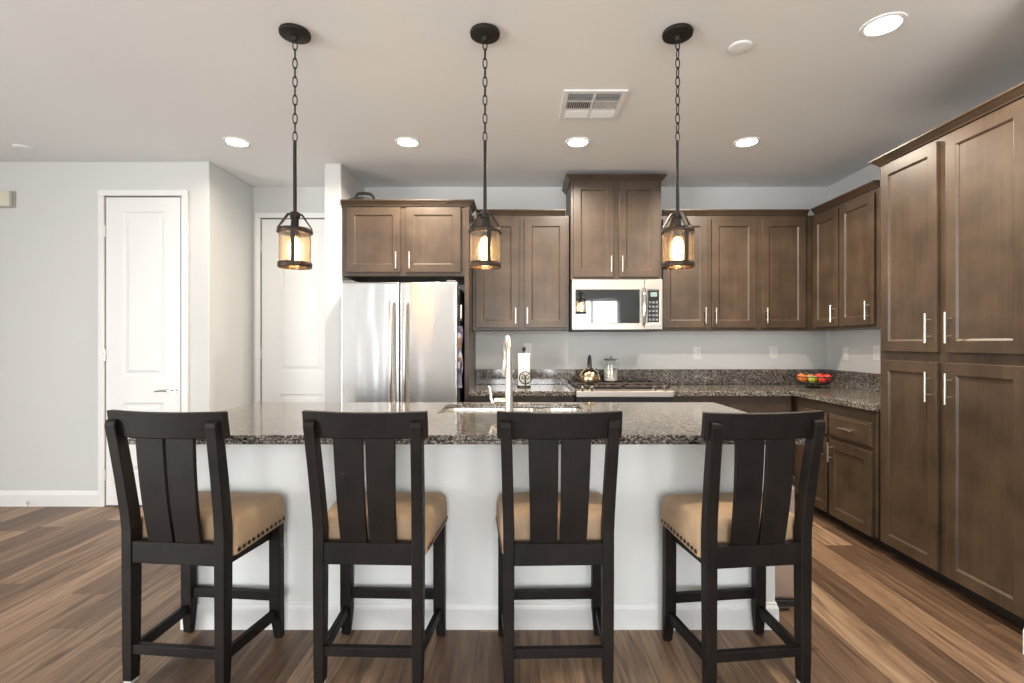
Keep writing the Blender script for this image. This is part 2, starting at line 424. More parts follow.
for k in range(26):
    z = -0.08 - k * 0.052; a = R(8)
    dy, dz = 0.023 * math.cos(a), 0.023 * math.sin(a)
    hexa(bm, [(-0.64, -dy, z - dz), (0.64, -dy, z - dz), (0.64, dy, z + dz), (-0.64, dy, z + dz)],
         [(-0.64, -dy, z - dz + 0.003), (0.64, -dy, z - dz + 0.003), (0.64, dy, z + dz + 0.003), (-0.64, dy, z + dz + 0.003)])
obj('slats', bm, M['blind'], bl)

# skirting boards
BP = [(0, 0), (0.014, 0), (0.014, 0.092), (0.010, 0.105), (0.006, 0.118), (0.0, 0.122)]
def skirting(name, path):
    bm = B(); sweep(bm, path, BP); return structure(obj(name, bm, M['white']))
skirting('baseboard_left', [(-5.4, YD), (-3.335, YD)])
skirting('baseboard_corner', [(-2.635, YD), (XC, YD), (XC, YB - 0.001)])
skirting('baseboard_partition', [(-1.567, YB - 0.02), (-1.567, 4.02), (-1.431, 4.02)])
skirting('baseboard_right', [(2.115, 2.085), (2.115, 1.955), (XF, 1.955)])

# doors with casing
def room_door(n, x0, x1, ztop, yw, trim, hinge_left=True, knob=True):
    cas = B(); cw, ct = 0.047, 0.024
    prof = [(0, 0)]
    for (a, b) in ((x0 - 0.012 - cw, x0 - 0.012), (x1 + 0.012, x1 + 0.012 + cw)):
        box(cas, a, b, yw - ct, yw, 0, ztop + 0.012)
    box(cas, x0 - 0.012 - cw, x1 + 0.012 + cw, yw - ct, yw, ztop + 0.012, ztop + 0.012 + cw)
    structure(obj(trim, cas, M['white'], bevel=0.004))
    w = x1 - x0
    d = B()
    px0, px1 = x0 + w * 0.225, x1 - w * 0.225
    zs = [0.012, 0.272, 0.822, 1.035, ztop - 0.112, ztop]
    panel_slab(d, [x0, px0, px1, x1], zs, {(1, 1), (1, 3)}, yw - 0.0135, 0.0125, [(0.010, 0.007), (0.026, 0.007), (0.045, 0.002)])
    door = structure(obj('door_%d' % n, d, M['white']))
    hx = x0 - 0.006 if hinge_left else x1 + 0.006
    for z in (0.25, 1.2, 2.18):
        bm = B(); lathe(bm, [(0.007, z - 0.045), (0.007, z + 0.045)], 10, (hx, yw - 0.019, 0)); obj('hinge', bm, M['nickel'], door, smooth=True)
    if knob:
        bm = B()
        kx = x1 - 0.062; kz = 0.92
        tube(bm, [(kx, yw - 0.012, kz), (kx, yw - 0.016, kz)], 0.030, 20)
        tube(bm, [(kx, yw - 0.016, kz), (kx, yw - 0.060, kz)], 0.010, 12)
        tube(bm, [(kx + 0.012, yw - 0.058, kz), (kx - 0.05, yw - 0.060, kz + 0.002), (kx - 0.112, yw - 0.054, kz - 0.004)], [0.010, 0.009, 0.007], 12)
        obj('door_handle', bm, M['chrome'], door, smooth=True)
    # dark sheet behind the leaf paints in the shade of the gap around it
    g = B(); box(g, x0 - 0.012, x1 + 0.012, yw - 0.0012, yw - 0.0002, 0, ztop + 0.012)
    structure(obj(trim + '_gap_shade', g, M['gap']))
    return door
room_door(1, -3.271, -2.683, 2.449, YD, 'trim_1')
room_door(2, -2.378, -1.655, 2.44, YB, 'trim_2', knob=False)
bm = B(); tube(bm, [(-1.72, YB - 0.006, 0.965), (-1.72, YB - 0.03, 0.965)], 0.018, 14); tube(bm, [(-1.72, YB - 0.03, 0.965), (-1.72, YB - 0.055, 0.965)], 0.026, 14)
obj('door_handle', bm, M['chrome'], bpy.data.objects['door_2'], smooth=True)

# ------------------------------------------------------------------ cabinets
CROWN = [(0.0, 0.0), (0.008, 0.0), (0.012, 0.008), (0.022, 0.018), (0.034, 0.030), (0.042, 0.036), (0.042, 0.044), (0.0, 0.044)]
def pull_bm(x, z, yf, length=0.135, vertical=True):
    bm = B(); h = length / 2
    y = yf - 0.032
    if vertical:
        tube(bm, [(x, y, z - h), (x, y, z + h)], 0.006, 10)
        for s in (-1, 1): tube(bm, [(x, yf, z + s * h * 0.55), (x, y, z + s * h * 0.55)], 0.0045, 8)
    else:
        tube(bm, [(x - h, y, z), (x + h, y, z)], 0.006, 10)
        for s in (-1, 1): tube(bm, [(x + s * h * 0.55, yf, z), (x + s * h * 0.55, y, z)], 0.0045, 8)
    return bm
T = 0.02
def shaker(root, name, x0, x1, z0, z1, handle=None, rail=0.058):
    bm = B()
    if name == 'drawer' and z1 - z0 < 0.18:
        panel_slab(bm, [x0, x0 + 0.012, x1 - 0.012, x1], [z0, z0 + 0.012, z1 - 0.012, z1], {(1, 1)}, -T, T - 0.001, [(0.006, -0.003)])
    else:
        panel_slab(bm, [x0, x0 + rail, x1 - rail, x1], [z0, z0 + rail, z1 - rail, z1], {(1, 1)}, -T, T - 0.001, [(0.003, 0.0005), (0.010, 0.0065), (0.013, 0.009)])
    d = obj(name, bm, M['cab'], root, bevel=0.0025)
    if handle:
        hx, hz, vert, ln = handle
        obj('handle', pull_bm(hx, hz, -T, ln, vert), M['nickel'], d, smooth=True)
    return d
def cabinet(name, label, cat, loc, rz, w, d, h, doors=(), drawers=(), toe=0.0, crown=None, group=None, name_door='door'):
    """root at the front left bottom corner of the box, front face at local y = 0 looking towards -y"""
    root = thing(name, label, cat, loc, rz, group)
    boxo('body', (0, w, 0, d, toe, h), M['cab'], root, bevel=0.002)
    if toe: boxo('toe_kick', (0.0, w, 0.075, d, 0, toe), M['cab_dark'], root)
    for a in doors: shaker(root, 'door', *a)
    for a in drawers: shaker(root, 'drawer', *a)
    if crown:
        bm = B(); sweep(bm, crown, CROWN, h - 0.002); obj('crown_moulding', bm, M['cab'], root)
    return root
def PV(x, z, ln=0.135): return (x, z, True, ln)
def PH(x, z, ln=0.13): return (x, z, False, ln)

Z0, ZT = 1.405, 2.395                           # wall cabinets
UH = ZT - Z0
YU = YB - 0.33                                   # face frame front of the wall cabinets
# left pair beside the refrigerator
cabinet('upper_cabinet', 'brown two-door wall cabinet between the refrigerator panel and the microwave', 'cabinet', (-0.398, YU, Z0), 0, 0.828, 0.329, UH,
        doors=[(0.028, 0.394, 0.022, UH - 0.035, PV(0.370, 0.125)), (0.446, 0.81, 0.022, UH - 0.035, PV(0.470, 0.125))],
        crown=[(0.03, 0), (0.796, 0)])
# over the microwave
hm = 2.668 - 1.832
cabinet('microwave_cabinet', 'tall brown two-door cabinet rising above its neighbours over the microwave', 'cabinet', (0.437, 4.22, 1.832), 0, 0.762, 0.417, hm,
        doors=[(0.022, 0.358, 0.02, hm - 0.02, PV(0.335, 0.125)), (0.404, 0.740, 0.02, hm - 0.02, PV(0.428, 0.125))],
        crown=[(0, 0.40), (0, 0), (0.762, 0), (0.762, 0.40)])
# right of the microwave
x0 = 1.2; w = 2.524 - x0
cabinet('upper_cabinet', 'brown three-door wall cabinet right of the microwave running into the corner', 'cabinet', (x0, YU, Z0), 0, w, 0.329, UH,
        doors=[(0.035, 1.618 - x0, 0.022, UH - 0.035, PV(1.594 - x0, 0.125)), (1.655 - x0, 2.035 - x0, 0.022, UH - 0.035, PV(1.682 - x0, 0.125)),
               (2.085 - x0, 2.462 - x0, 0.022, UH - 0.035, PV(2.118 - x0, 0.125))],
        crown=[(0.03, 0), (w - 0.043, 0)])
# right wall pair (local x runs towards the camera)
yA = YB - 0.001; wA = yA - 3.50
cabinet('upper_cabinet', 'brown two-door wall cabinet on the right wall beside the tall pantry', 'cabinet', (2.527, yA, Z0), R(-90), wA, 0.329, UH,
        doors=[(yA - 4.265, yA - 3.935, 0.022, UH - 0.035, PV(yA - 3.975, 0.125)), (yA - 3.915, yA - 3.535, 0.022, UH - 0.035, PV(yA - 3.58, 0.125))],
        crown=[(0.3725, 0), (wA, 0)])
# pantry
wp = 3.086 - 2.12; hp = 2.387
cabinet('pantry_cabinet', 'tall brown pantry cabinet with four doors at the right edge', 'pantry', (2.23, 3.086, 0), R(-90), wp, 0.625, hp,
        doors=[(0.028, 0.440, 0.085, 1.193, PV(0.402, 1.06, 0.16)), (0.493, 0.912, 0.085, 1.193, PV(0.528, 1.06, 0.16)),
               (0.028, 0.440, 1.246, hp - 0.022, PV(0.402, 1.375, 0.16)), (0.493, 0.912, 1.246, hp - 0.022, PV(0.528, 1.375, 0.16))],
        toe=0.075, crown=[(0, 0.62), (0, 0), (wp, 0)])
# refrigerator surround
hf = 2.400 - 1.835
rc = cabinet('refrigerator_cabinet', 'brown two-door cabinet above the refrigerator with a tall end panel', 'cabinet', (-1.425, 4.04, 1.835), 0, 0.985, 0.595, hf,
        doors=[(0.038, 0.470, 0.032, hf - 0.012, PV(0.440, 0.125)), (0.516, 0.955, 0.032, hf - 0.012, PV(0.548, 0.125))],
        crown=[(0.0, -0.01), (1.025, -0.01), (1.025, 0.22)])
boxo('end_panel', (0.985, 1.023, -0.008, YB - 0.001 - 4.04, -1.835, hf - 0.002), M['cab'], rc, bevel=0.002)
# base cabinets
BH = 0.872
YBF = 4.02
cabinet('base_cabinet', 'brown base cabinet under the counter left of the range', 'cabinet', (-0.40, YBF, 0), 0, 0.843, YB - YBF - 0.002, BH,
        doors=[(0.02, 0.41, 0.085, 0.62, PV(0.38, 0.53)), (0.43, 0.82, 0.085, 0.62, PV(0.46, 0.53))],
        drawers=[(0.02, 0.41, 0.655, 0.80, PH(0.215, 0.73)), (0.43, 0.82, 0.655, 0.80, PH(0.625, 0.73))], toe=0.09)
cabinet('base_cabinet', 'brown base cabinet under the counter right of the range', 'cabinet', (1.215, YBF, 0), 0, 2.19 - 1.215, YB - YBF - 0.002, BH,
        doors=[(0.02, 0.44, 0.085, 0.62, PV(0.41, 0.53)), (0.47, 0.92, 0.085, 0.62, PV(0.50, 0.53))],
        drawers=[(0.02, 0.44, 0.655, 0.80, PH(0.23, 0.73)), (0.47, 0.92, 0.655, 0.80, PH(0.69, 0.73))], toe=0.09)
yb = YB - 0.002; wb_ = yb - 3.09
cabinet('base_cabinet', 'brown base cabinet with drawers beside the pantry on the right wall', 'cabinet', (2.215, yb, 0), R(-90), wb_, XR - 2.215 - 0.002, BH,
        doors=[(yb - 3.93, yb - 3.574, 0.085, 0.615, PV(yb - 3.612, 0.53)), (yb - 3.543, yb - 3.12, 0.085, 0.615, PV(yb - 3.505, 0.53))],
        drawers=[(yb - 3.93, yb - 3.574, 0.645, 0.795, PH(yb - 3.75, 0.72)), (yb - 3.543, yb - 3.12, 0.645, 0.795, PH(yb - 3.33, 0.72))], toe=0.09)

# ------------------------------------------------------------------ worktops and splashbacks
def prism(bm, poly, z0, z1):
    rings(bm, [[(x, y, z0) for x, y in poly], [(x, y, z1) for x, y in poly]])
ZC = 0.914
YE = 3.962
bm = B(); prism(bm, [(-0.40, YE), (0.447, YE), (0.447, YB - 0.002), (-0.40, YB - 0.002)], 0.874, ZC)
tag(obj('worktop', bm, M['granite'], bevel=0.004), 'speckled granite worktop left of the range, under the paper towel roll', 'worktop')
bm = B(); prism(bm, [(1.213, YE), (2.185, YE), (2.185, 3.09), (XR - 0.002, 3.09), (XR - 0.002, YB - 0.002), (1.213, YB - 0.002)], 0.874, ZC)
tag(obj('worktop', bm, M['granite'], bevel=0.004), 'L-shaped speckled granite worktop in the corner, under the fruit bowl', 'worktop')
tag(boxo('backsplash', (-0.40, XR - 0.024, YB - 0.022, YB - 0.002, ZC + 0.001, 1.053), M['granite'], bevel=0.002), 'low granite splashback strip along the back wall behind the range', 'backsplash')
tag(boxo('backsplash', (XR - 0.022, XR - 0.002, 3.09, YB - 0.002, ZC + 0.001, 1.053), M['granite'], bevel=0.002), 'low granite splashback strip along the right wall beside the fruit bowl', 'backsplash')

# island
isl = thing('kitchen_island', 'white panelled kitchen island behind the four stools', 'island', (0, 0, 0))
boxo('front_panel', (-1.52, 1.164, 2.27, 2.40, 0, 0.873), M['island_white'], isl, bevel=0.004)
boxo('cabinet_body', (-1.52, 1.164, 2.40, 2.58, 0.10, 0.873), M['cab'], isl)
boxo('cabinet_body', (-1.52, -0.50, 2.58, 3.17, 0.10, 0.873), M['cab'], isl)
boxo('cabinet_body', (0.44, 1.164, 2.58, 3.17, 0.10, 0.873), M['cab'], isl)
boxo('cabinet_body', (-0.50, 0.44, 2.58, 3.17, 0.10, 0.62), M['cab'], isl)
boxo('cabinet_body', (-0.50, 0.44, 3.155, 3.17, 0.62, 0.873), M['cab'], isl)
boxo('toe_kick', (-1.52, 1.164, 2.40, 3.10, 0, 0.10), M['cab_dark'], isl)
bm = B(); sweep(bm, [(-1.52, 2.398), (-1.52, 2.27), (1.164, 2.27), (1.164, 2.398)], [(0, 0), (0.011, 0), (0.011, 0.092), (0.008, 0.103), (0.005, 0.109), (0.005, 0.117), (0.0, 0.121)])
obj('baseboard', bm, M['white'], isl)

def slab_hole(bm, x, y, z0, z1):
    """x, y: four cuts each; the middle cell is open"""
    for z, flip in ((z0, True), (z1, False)):
        for i in range(3):
            for j in range(3):
                if (i, j) == (1, 1): continue
                q = [(x[i], y[j], z), (x[i + 1], y[j], z), (x[i + 1], y[j + 1], z), (x[i], y[j + 1], z)]
                bm.faces.new([bm.verts.new(p) for p in (q[::-1] if flip else q)])
    def side(a, b):
        bm.faces.new([bm.verts.new(p) for p in ((*a, z0), (*b, z0), (*b, z1), (*a, z1))])
    for i in range(3):
        side((x[i], y[0]), (x[i + 1], y[0])); side((x[i + 1], y[3]), (x[i], y[3]))
        side((x[3], y[i]), (x[3], y[i + 1])); side((x[0], y[i + 1]), (x[0], y[i]))
    side((x[2], y[1]), (x[1], y[1])); side((x[1], y[2]), (x[2], y[2])); side((x[2], y[2]), (x[2], y[1])); side((x[1], y[1]), (x[1], y[2]))
    bmesh.ops.remove_doubles(bm, verts=bm.verts[:], dist=1e-5)
SX0, SX1, SY0, SY1 = -0.445, 0.372, 2.715, 3.115
bm = B(); slab_hole(bm, [-1.685, SX0, SX1, 1.257], [2.075, SY0, SY1, 3.226], 0.892, ZC)
slab_hole(bm, [-1.685, SX0 - 0.04, SX1 + 0.04, 1.257], [2.075, SY0 - 0.035, SY1 + 0.035, 3.226], 0.874, 0.8915)
tag(obj('island_worktop', bm, M['granite'], bevel=0.004), 'long speckled granite worktop on the white island', 'worktop')
# sink
snk = thing('kitchen_sink', 'stainless double bowl sink set into the island worktop', 'sink', (0, 0, 0.66))
def bowl(x0, x1, y0, y1, depth=0.19):
    bm = B(); r = 0.05; t = 0.012
    def rr(ins, z, rad):
        a0, a1, b0, b1 = x0 + ins, x1 - ins, y0 + ins, y1 - ins; pts = []
        for cx, cy, s in ((a1 - rad, b1 - rad, 0), (a0 + rad, b1 - rad, 90), (a0 + rad, b0 + rad, 180), (a1 - rad, b0 + rad, 270)):
            for k in range(6):
                a = R(s + k * 18); pts.append((cx + rad * math.cos(a), cy + rad * math.sin(a), z))
        return pts
    top = 0.891 - 0.66
    rings(bm, [rr(0.0, top, r), rr(0.012, top, r), rr(0.016, top - depth + 0.03, r * 0.9), rr(0.045, top - depth, r * 0.6), rr(0.045, top - depth - 0.004, r * 0.6), rr(0.010, top - depth + 0.03, r * 0.9), rr(0.0, top - 0.01, r)], cap0=False)
    return bm
sd = 0.128
b1 = obj('basin', bowl(SX0 - 0.01, sd - 0.012, SY0 - 0.01, SY1 + 0.01), M['steelh'], snk, smooth=True)
b2 = obj('basin', bowl(sd + 0.012, SX1 + 0.01, SY0 - 0.01, SY1 + 0.01), M['steelh'], snk, smooth=True)
boxo('divider', (sd - 0.016, sd + 0.016, SY0 - 0.008, SY1 + 0.008, 0.16, 0.2305), M['steelh'], snk, bevel=0.006)
for b_, cx in ((b1, -0.16), (b2, 0.25)):
    bm = B(); lathe(bm, [(0.045, 0.020), (0.045, 0.026), (0.034, 0.026), (0.030, 0.022)], 20, (cx, 2.92, 0.002)); obj('drain', bm, M['chrome'], b_, smooth=True)
# tap
fx, fy = -0.053, 2.672
tap = thing('kitchen_faucet', 'tall brushed nickel gooseneck faucet at the island sink', 'faucet', (fx, fy, ZC + 0.001))
bm = B(); lathe(bm, [(0.030, 0), (0.030, 0.006), (0.024, 0.012), (0.0215, 0.05), (0.020, 0.12), (0.0165, 0.20), (0.0135, 0.27), (0.012, 0.31)], 20); obj('body', bm, M['nickel'], tap, smooth=True)
pts = [(0, 0, 0.305)]
for k in range(13):
    a = math.pi * k / 12; q = 0.085 * (1 - math.cos(a)); pts.append((-0.022 * q / 0.17, q, 0.325 + 0.088 * math.sin(a)))
pts += [(-0.0225, 0.172, 0.30), (-0.023, 0.176, 0.285)]
bm = B(); tube(bm, pts, [0.012] * len(pts), 14); obj('spout', bm, M['nickel'], tap, smooth=True)
bm = B(); tube(bm, [(-0.023, 0.176, 0.29), (-0.024, 0.180, 0.27), (-0.027, 0.188, 0.21), (-0.028, 0.191, 0.19)], [0.013, 0.016, 0.018, 0.015], 14); obj('spray_head', bm, M['nickel'], tap, smooth=True)
bm = B(); tube(bm, [(0, 0, 0.072), (-0.025, 0, 0.072), (-0.075, 0.0, 0.070), (-0.082, 0, 0.070)], [0.012, 0.0165, 0.0165, 0.012], 14)
h_ = obj('handle', bm, M['nickel'], tap, smooth=True)
bm = B(); tube(bm, [(-0.078, 0, 0.062), (-0.088, 0.0, 0.064), (-0.096, 0.004, 0.085), (-0.098, 0.01, 0.115), (-0.103, 0.014, 0.142), (-0.112, 0.016, 0.150)], [0.006, 0.007, 0.0065, 0.006, 0.006, 0.005], 10)
obj('lever', bm, M['nickel'], h_, smooth=True)

# bin at the island's end
can = thing('trash_can', 'slim stainless trash can with black lid standing at the right end of the island', 'trash can', (1.272, 2.62, 0))
boxo('body', (-0.09, 0.09, -0.17, 0.17, 0.035, 0.60), M['can'], can, bevel=0.02, bseg=4)
boxo('base', (-0.086, 0.086, -0.166, 0.166, 0, 0.036), M['blackplastic'], can, bevel=0.008)
boxo('lid', (-0.091, 0.091, -0.171, 0.171, 0.60, 0.645), M['blackplastic'], can, bevel=0.015, bseg=3)
boxo('pedal', (-0.04, 0.04, -0.205, -0.165, 0.008, 0.02), M['blackplastic'], can, bevel=0.004)

# ------------------------------------------------------------------ refrigerator
FX0, FX1, FY = -1.385, -0.478, 3.875
fr = thing('refrigerator', 'stainless french door refrigerator beside the white partition', 'refrigerator', (0, 0, 0))
boxo('body', (FX0 + 0.004, FX1 - 0.004, FY + 0.07, 4.60, 0.03, 1.745), M['gap'], fr, bevel=0.006)
xm = (399.5 - 519) / 129
dl = boxo('door', (FX0, xm - 0.003, FY, FY + 0.065, 0.72, 1.768), M['steel'], fr, bevel=0.012, bseg=4)
dr = boxo('door', (xm + 0.003, FX1, FY, FY + 0.065, 0.72, 1.768), M['steel'], fr, bevel=0.012, bseg=4)
dz = boxo('freezer_drawer', (FX0, FX1, FY, FY + 0.065, 0.07, 0.712), M['steel'], fr, bevel=0.012, bseg=4)
for d_, hx in ((dl, xm - 0.055), (dr, xm + 0.052)):
    bm = B(); y = FY - 0.055
    tube(bm, [(hx, FY, 0.80), (hx, y + 0.012, 0.802), (hx, y, 0.83), (hx, y - 0.004, 1.2), (hx, y, 1.58), (hx, y + 0.012, 1.612), (hx, FY, 1.614)], [0.012, 0.013, 0.014, 0.014, 0.014, 0.013, 0.012], 12)
    obj('handle', bm, M['nickel'], d_, smooth=True)
bm = B(); y = FY - 0.055
tube(bm, [(FX0 + 0.08, FY, 0.64), (FX0 + 0.082, y + 0.012, 0.64), (FX0 + 0.11, y, 0.64), (FX1 - 0.11, y, 0.64), (FX1 - 0.082, y + 0.012, 0.64), (FX1 - 0.08, FY, 0.64)], 0.013, 12)
obj('handle', bm, M['nickel'], dz, smooth=True)
for hx in (FX0 + 0.05, FX1 - 0.05):
    boxo('hinge_cover', (hx - 0.04, hx + 0.04, FY + 0.02, FY + 0.16, 1.745, 1.785), M['gap'], fr, bevel=0.008)
boxo('toe_grille', (FX0 + 0.02, FX1 - 0.02, FY + 0.03, FY + 0.09, 0.0, 0.066), M['black'], fr)
# things on its side
ho = thing('marker_holder', 'small black magnetic holder with a white marker on the refrigerator side', 'holder', (FX1 - 0.003, 3.985, 1.47))
boxo('tray', (0, 0.03, -0.03, 0.03, 0.0, 0.02), M['blackplastic'], ho, bevel=0.003)
boxo('back_plate', (0, 0.006, -0.03, 0.03, 0.02, 0.20), M['blackplastic'], ho, bevel=0.002)
bm = B(); tube(bm, [(0.018, -0.01, 0.02), (0.018, -0.01, 0.13)], 0.008, 10); obj('marker', bm, M['white'], ho, smooth=True)
bm = B()
rs = []
for k in range(15):
    z = 1.43 - k * 0.035; wv = 0.006 * math.sin(k * 0.9)
    hw = 0.028 + 0.012 * math.sin(k * 0.32)
    rs.append([(FX1 - 0.003, 3.985 - hw, z), (FX1 + 0.020 + wv, 3.985 - hw * 0.8, z), (FX1 + 0.026 + wv, 3.985, z), (FX1 + 0.020 + wv, 3.985 + hw * 0.8, z), (FX1 - 0.003, 3.985 + hw, z)])
rings(bm, rs)
tag(obj('oven_cloth', bm, M['cloth'], smooth=True), 'blue and tan patterned cloth hanging on the refrigerator side', 'cloth')

# pan on top of the refrigerator cabinet
pan = thing('roasting_pan', 'black lidded pan standing on top of the refrigerator cabinet', 'pan', (-1.305, 4.15, 2.4005))
pan.scale = (1, 1, 1.1)
bm = B(); lathe(bm, [(0.085, 0), (0.098, 0.006), (0.108, 0.050), (0.112, 0.056), (0.100, 0.056), (0.08, 0.010)], 28, cap1=True); obj('body', bm, M['black'], pan, smooth=True)
bm = B(); lathe(bm, [(0.114, 0.057), (0.114, 0.063), (0.085, 0.076), (0.03, 0.084)], 28); obj('lid', bm, M['black'], pan, smooth=True)
bm = B(); tube(bm, [(-0.045, 0, 0.080), (-0.046, 0, 0.105), (-0.030, 0, 0.122), (0.02, 0, 0.126), (0.075, 0, 0.118), (0.098, 0, 0.096), (0.102, 0, 0.066)], 0.011, 10); obj('handle', bm, M['black'], pan, smooth=True)
bm = B(); tube(bm, [(-0.105, 0, 0.052), (-0.118, 0, 0.066), (-0.135, 0, 0.062), (-0.145, 0, 0.046)], 0.009, 10); obj('side_grip', bm, M['black'], pan, smooth=True)

# ------------------------------------------------------------------ microwave
mw = thing('microwave', 'stainless over-the-range microwave under the tall cabinet', 'microwave', (0.443, 4.165, 1.397))
W, H = 0.753, 0.428
boxo('body', (0.002, W - 0.002, 0.03, 0.46, 0.012, H), M['gap'], mw, bevel=0.003)
boxo('vent_grille', (0.01, W - 0.01, 0.015, 0.40, 0, 0.012), M['black'], mw)
bm = B()
panel_slab(bm, [0, 0.026, 0.565, 0.60], [0.012, 0.062, 0.345, H], {(1, 1)}, 0, 0.03, [(0.004, 0.006), (0.004, 0.0065)])
md = obj('door', bm, M['mwsteel'], mw, bevel=0.002)
boxo('window', (0.031, 0.560, 0.0045, 0.0062, 0.067, 0.340), M['mwglass'], md)
bm = B(); tube(bm, [(0.590, 0.0, 0.05), (0.592, -0.022, 0.06), (0.594, -0.036, 0.12), (0.594, -0.040, 0.205), (0.594, -0.036, 0.29), (0.592, -0.022, 0.352), (0.590, 0.0, 0.362)], [0.012, 0.014, 0.017, 0.018, 0.017, 0.014, 0.012], 14)
obj('handle', bm, M['chrome'], md, smooth=True)
bm = B()
panel_slab(bm, [0.604, 0.625, W - 0.022, W], [0.012, 0.062, 0.345, H], {(1, 1)}, 0, 0.03, [(0.003, 0.004)])
cp = obj('control_panel', bm, M['mwsteel'], mw, bevel=0.002)
boxo('display', (0.632, W - 0.029, 0.001, 0.003, 0.07, 0.338), M['mwglass'], cp)
M['led'] = simple('printed_key_grey', (0.16, 0.18, 0.19), 0.4)
boxo('clock_face', (0.652, W - 0.046, -0.0005, 0.001, 0.285, 0.322), simple('clock_window', (0.20, 0.27, 0.27), 0.2), cp)
for i in range(3):
    for j in range(5):
        boxo('key', (0.640 + i * 0.028, 0.658 + i * 0.028, -0.0005, 0.001, 0.085 + j * 0.036, 0.103 + j * 0.036), M['led'], cp)

# ------------------------------------------------------------------ range
rg = thing('range_stove', 'stainless slide-in gas range between the two back worktops', 'stove', (0.449, 3.906, 0))
W = 0.762
boxo('body', (0.004, W - 0.004, 0.06, 0.70, 0.04, 0.90), M['gap'], rg)
boxo('cooktop', (-0.004, W + 0.004, 0.05, 0.705, 0.900, 0.926), M['blackgloss'], rg, bevel=0.006)
bm = B(); hexa(bm, [(0, 0.0, 0.872), (W, 0.0, 0.872), (W, 0.10, 0.872), (0, 0.10, 0.872)], [(0, 0.004, 0.918), (W, 0.004, 0.918), (W, 0.05, 0.932), (0, 0.05, 0.932)])
cpn = obj('control_panel', bm, M['range'], rg, bevel=0.004)
for kx in (0.052, 0.122, 0.618, 0.692):
    bm = B(); n = Vector((0, -0.35, 1)).normalized()
    p0 = Vector((kx, 0.030, 0.924))
    tube(bm, [p0, p0 + n * 0.010, p0 + n * 0.012, p0 + n * 0.034, p0 + n * 0.036], [0.024, 0.024, 0.017, 0.015, 0.012], 18)
    obj('knob', bm, M['chrome'], rg, smooth=True)
bm = B(); panel_slab(bm, [0.004, 0.09, W - 0.09, W - 0.004], [0.20, 0.34, 0.66, 0.80], {(1, 1)}, 0.015, 0.045, [(0.004, 0.003)])
od = obj('oven_door', bm, M['blackgloss'], rg, bevel=0.004)
bm = B(); tube(bm, [(0.06, 0.015, 0.77), (0.06, -0.035, 0.77)], 0.009, 10); tube(bm, [(W - 0.06, 0.015, 0.77), (W - 0.06, -0.035, 0.77)], 0.009, 10); tube(bm, [(0.03, -0.035, 0.77), (W - 0.03, -0.035, 0.77)], 0.012, 12)
obj('handle', bm, M['nickel'], od, smooth=True)
boxo('vent_strip', (0.004, W - 0.004, 0.02, 0.06, 0.805, 0.870), M['black'], rg)
boxo('storage_drawer', (0.004, W - 0.004, 0.015, 0.06, 0.05, 0.19), M['steelh'], rg, bevel=0.004)
for gx0, gx1 in ((0.008, 0.376), (0.386, 0.754)):
    bm = B(); z0, z1 = 0.926, 0.956
    for (a, b, c, d) in ((gx0, gx1, 0.085, 0.105), (gx0, gx1, 0.66, 0.68), (gx0, gx0 + 0.016, 0.085, 0.68), (gx1 - 0.016, gx1, 0.085, 0.68), (gx0, gx1, 0.375, 0.391)):
        box(bm, a, b, c, d, z1 - 0.016, z1)
    for a in (gx0, gx1 - 0.016):
        for c in (0.085, 0.66): box(bm, a, a + 0.016, c, c + 0.02, z0, z1)
    for k in range(3):
        x = gx0 + (gx1 - gx0) * (k + 1) / 4; box(bm, x - 0.006, x + 0.006, 0.085, 0.68, z1 - 0.014, z1)
    obj('grate', bm, M['grate'], rg, bevel=0.003)
for bx in (0.19, 0.57):
    for by in (0.24, 0.53):
        bm = B(); lathe(bm, [(0.05, 0.926), (0.05, 0.930), (0.036, 0.934), (0.034, 0.940), (0.02, 0.941)], 18, (bx, by, 0)); obj('burner', bm, M['black'], rg, smooth=True)

# kettle and jar
kt = thing('tea_kettle', 'shiny steel tea kettle with black handle on the back left burner', 'kettle', (0.613, 4.345, 0.957))
kt.scale = (1.08, 1.08, 1.04)
bm = B(); lathe(bm, [(0.072, 0), (0.083, 0.006), (0.086, 0.025), (0.082, 0.055), (0.068, 0.085), (0.045, 0.105), (0.030, 0.112)], 32); obj('body', bm, M['brass'], kt, smooth=True)
bm = B(); lathe(bm, [(0.034, 0.110), (0.032, 0.118), (0.012, 0.124), (0.008, 0.134), (0.012, 0.144), (0.004, 0.148)], 20); obj('lid', bm, M['brass'], kt, smooth=True)
pts = [(0, -0.055, 0.088)]
for k in range(13):
    a = math.pi * k / 12; pts.append((0.0, -0.058 * math.cos(a), 0.118 + 0.100 * math.sin(a)))
pts.append((0, 0.055, 0.088))
bm = B(); tube(bm, pts, [0.007] + [0.010] * 13 + [0.007], 12); obj('handle', bm, M['blackplastic'], kt, smooth=True)
bm = B(); tube(bm, [(0.03, 0.05, 0.05), (0.055, 0.08, 0.075), (0.07, 0.105, 0.10)], [0.022, 0.015, 0.011], 14); obj('spout', bm, M['brass'], kt, smooth=True)

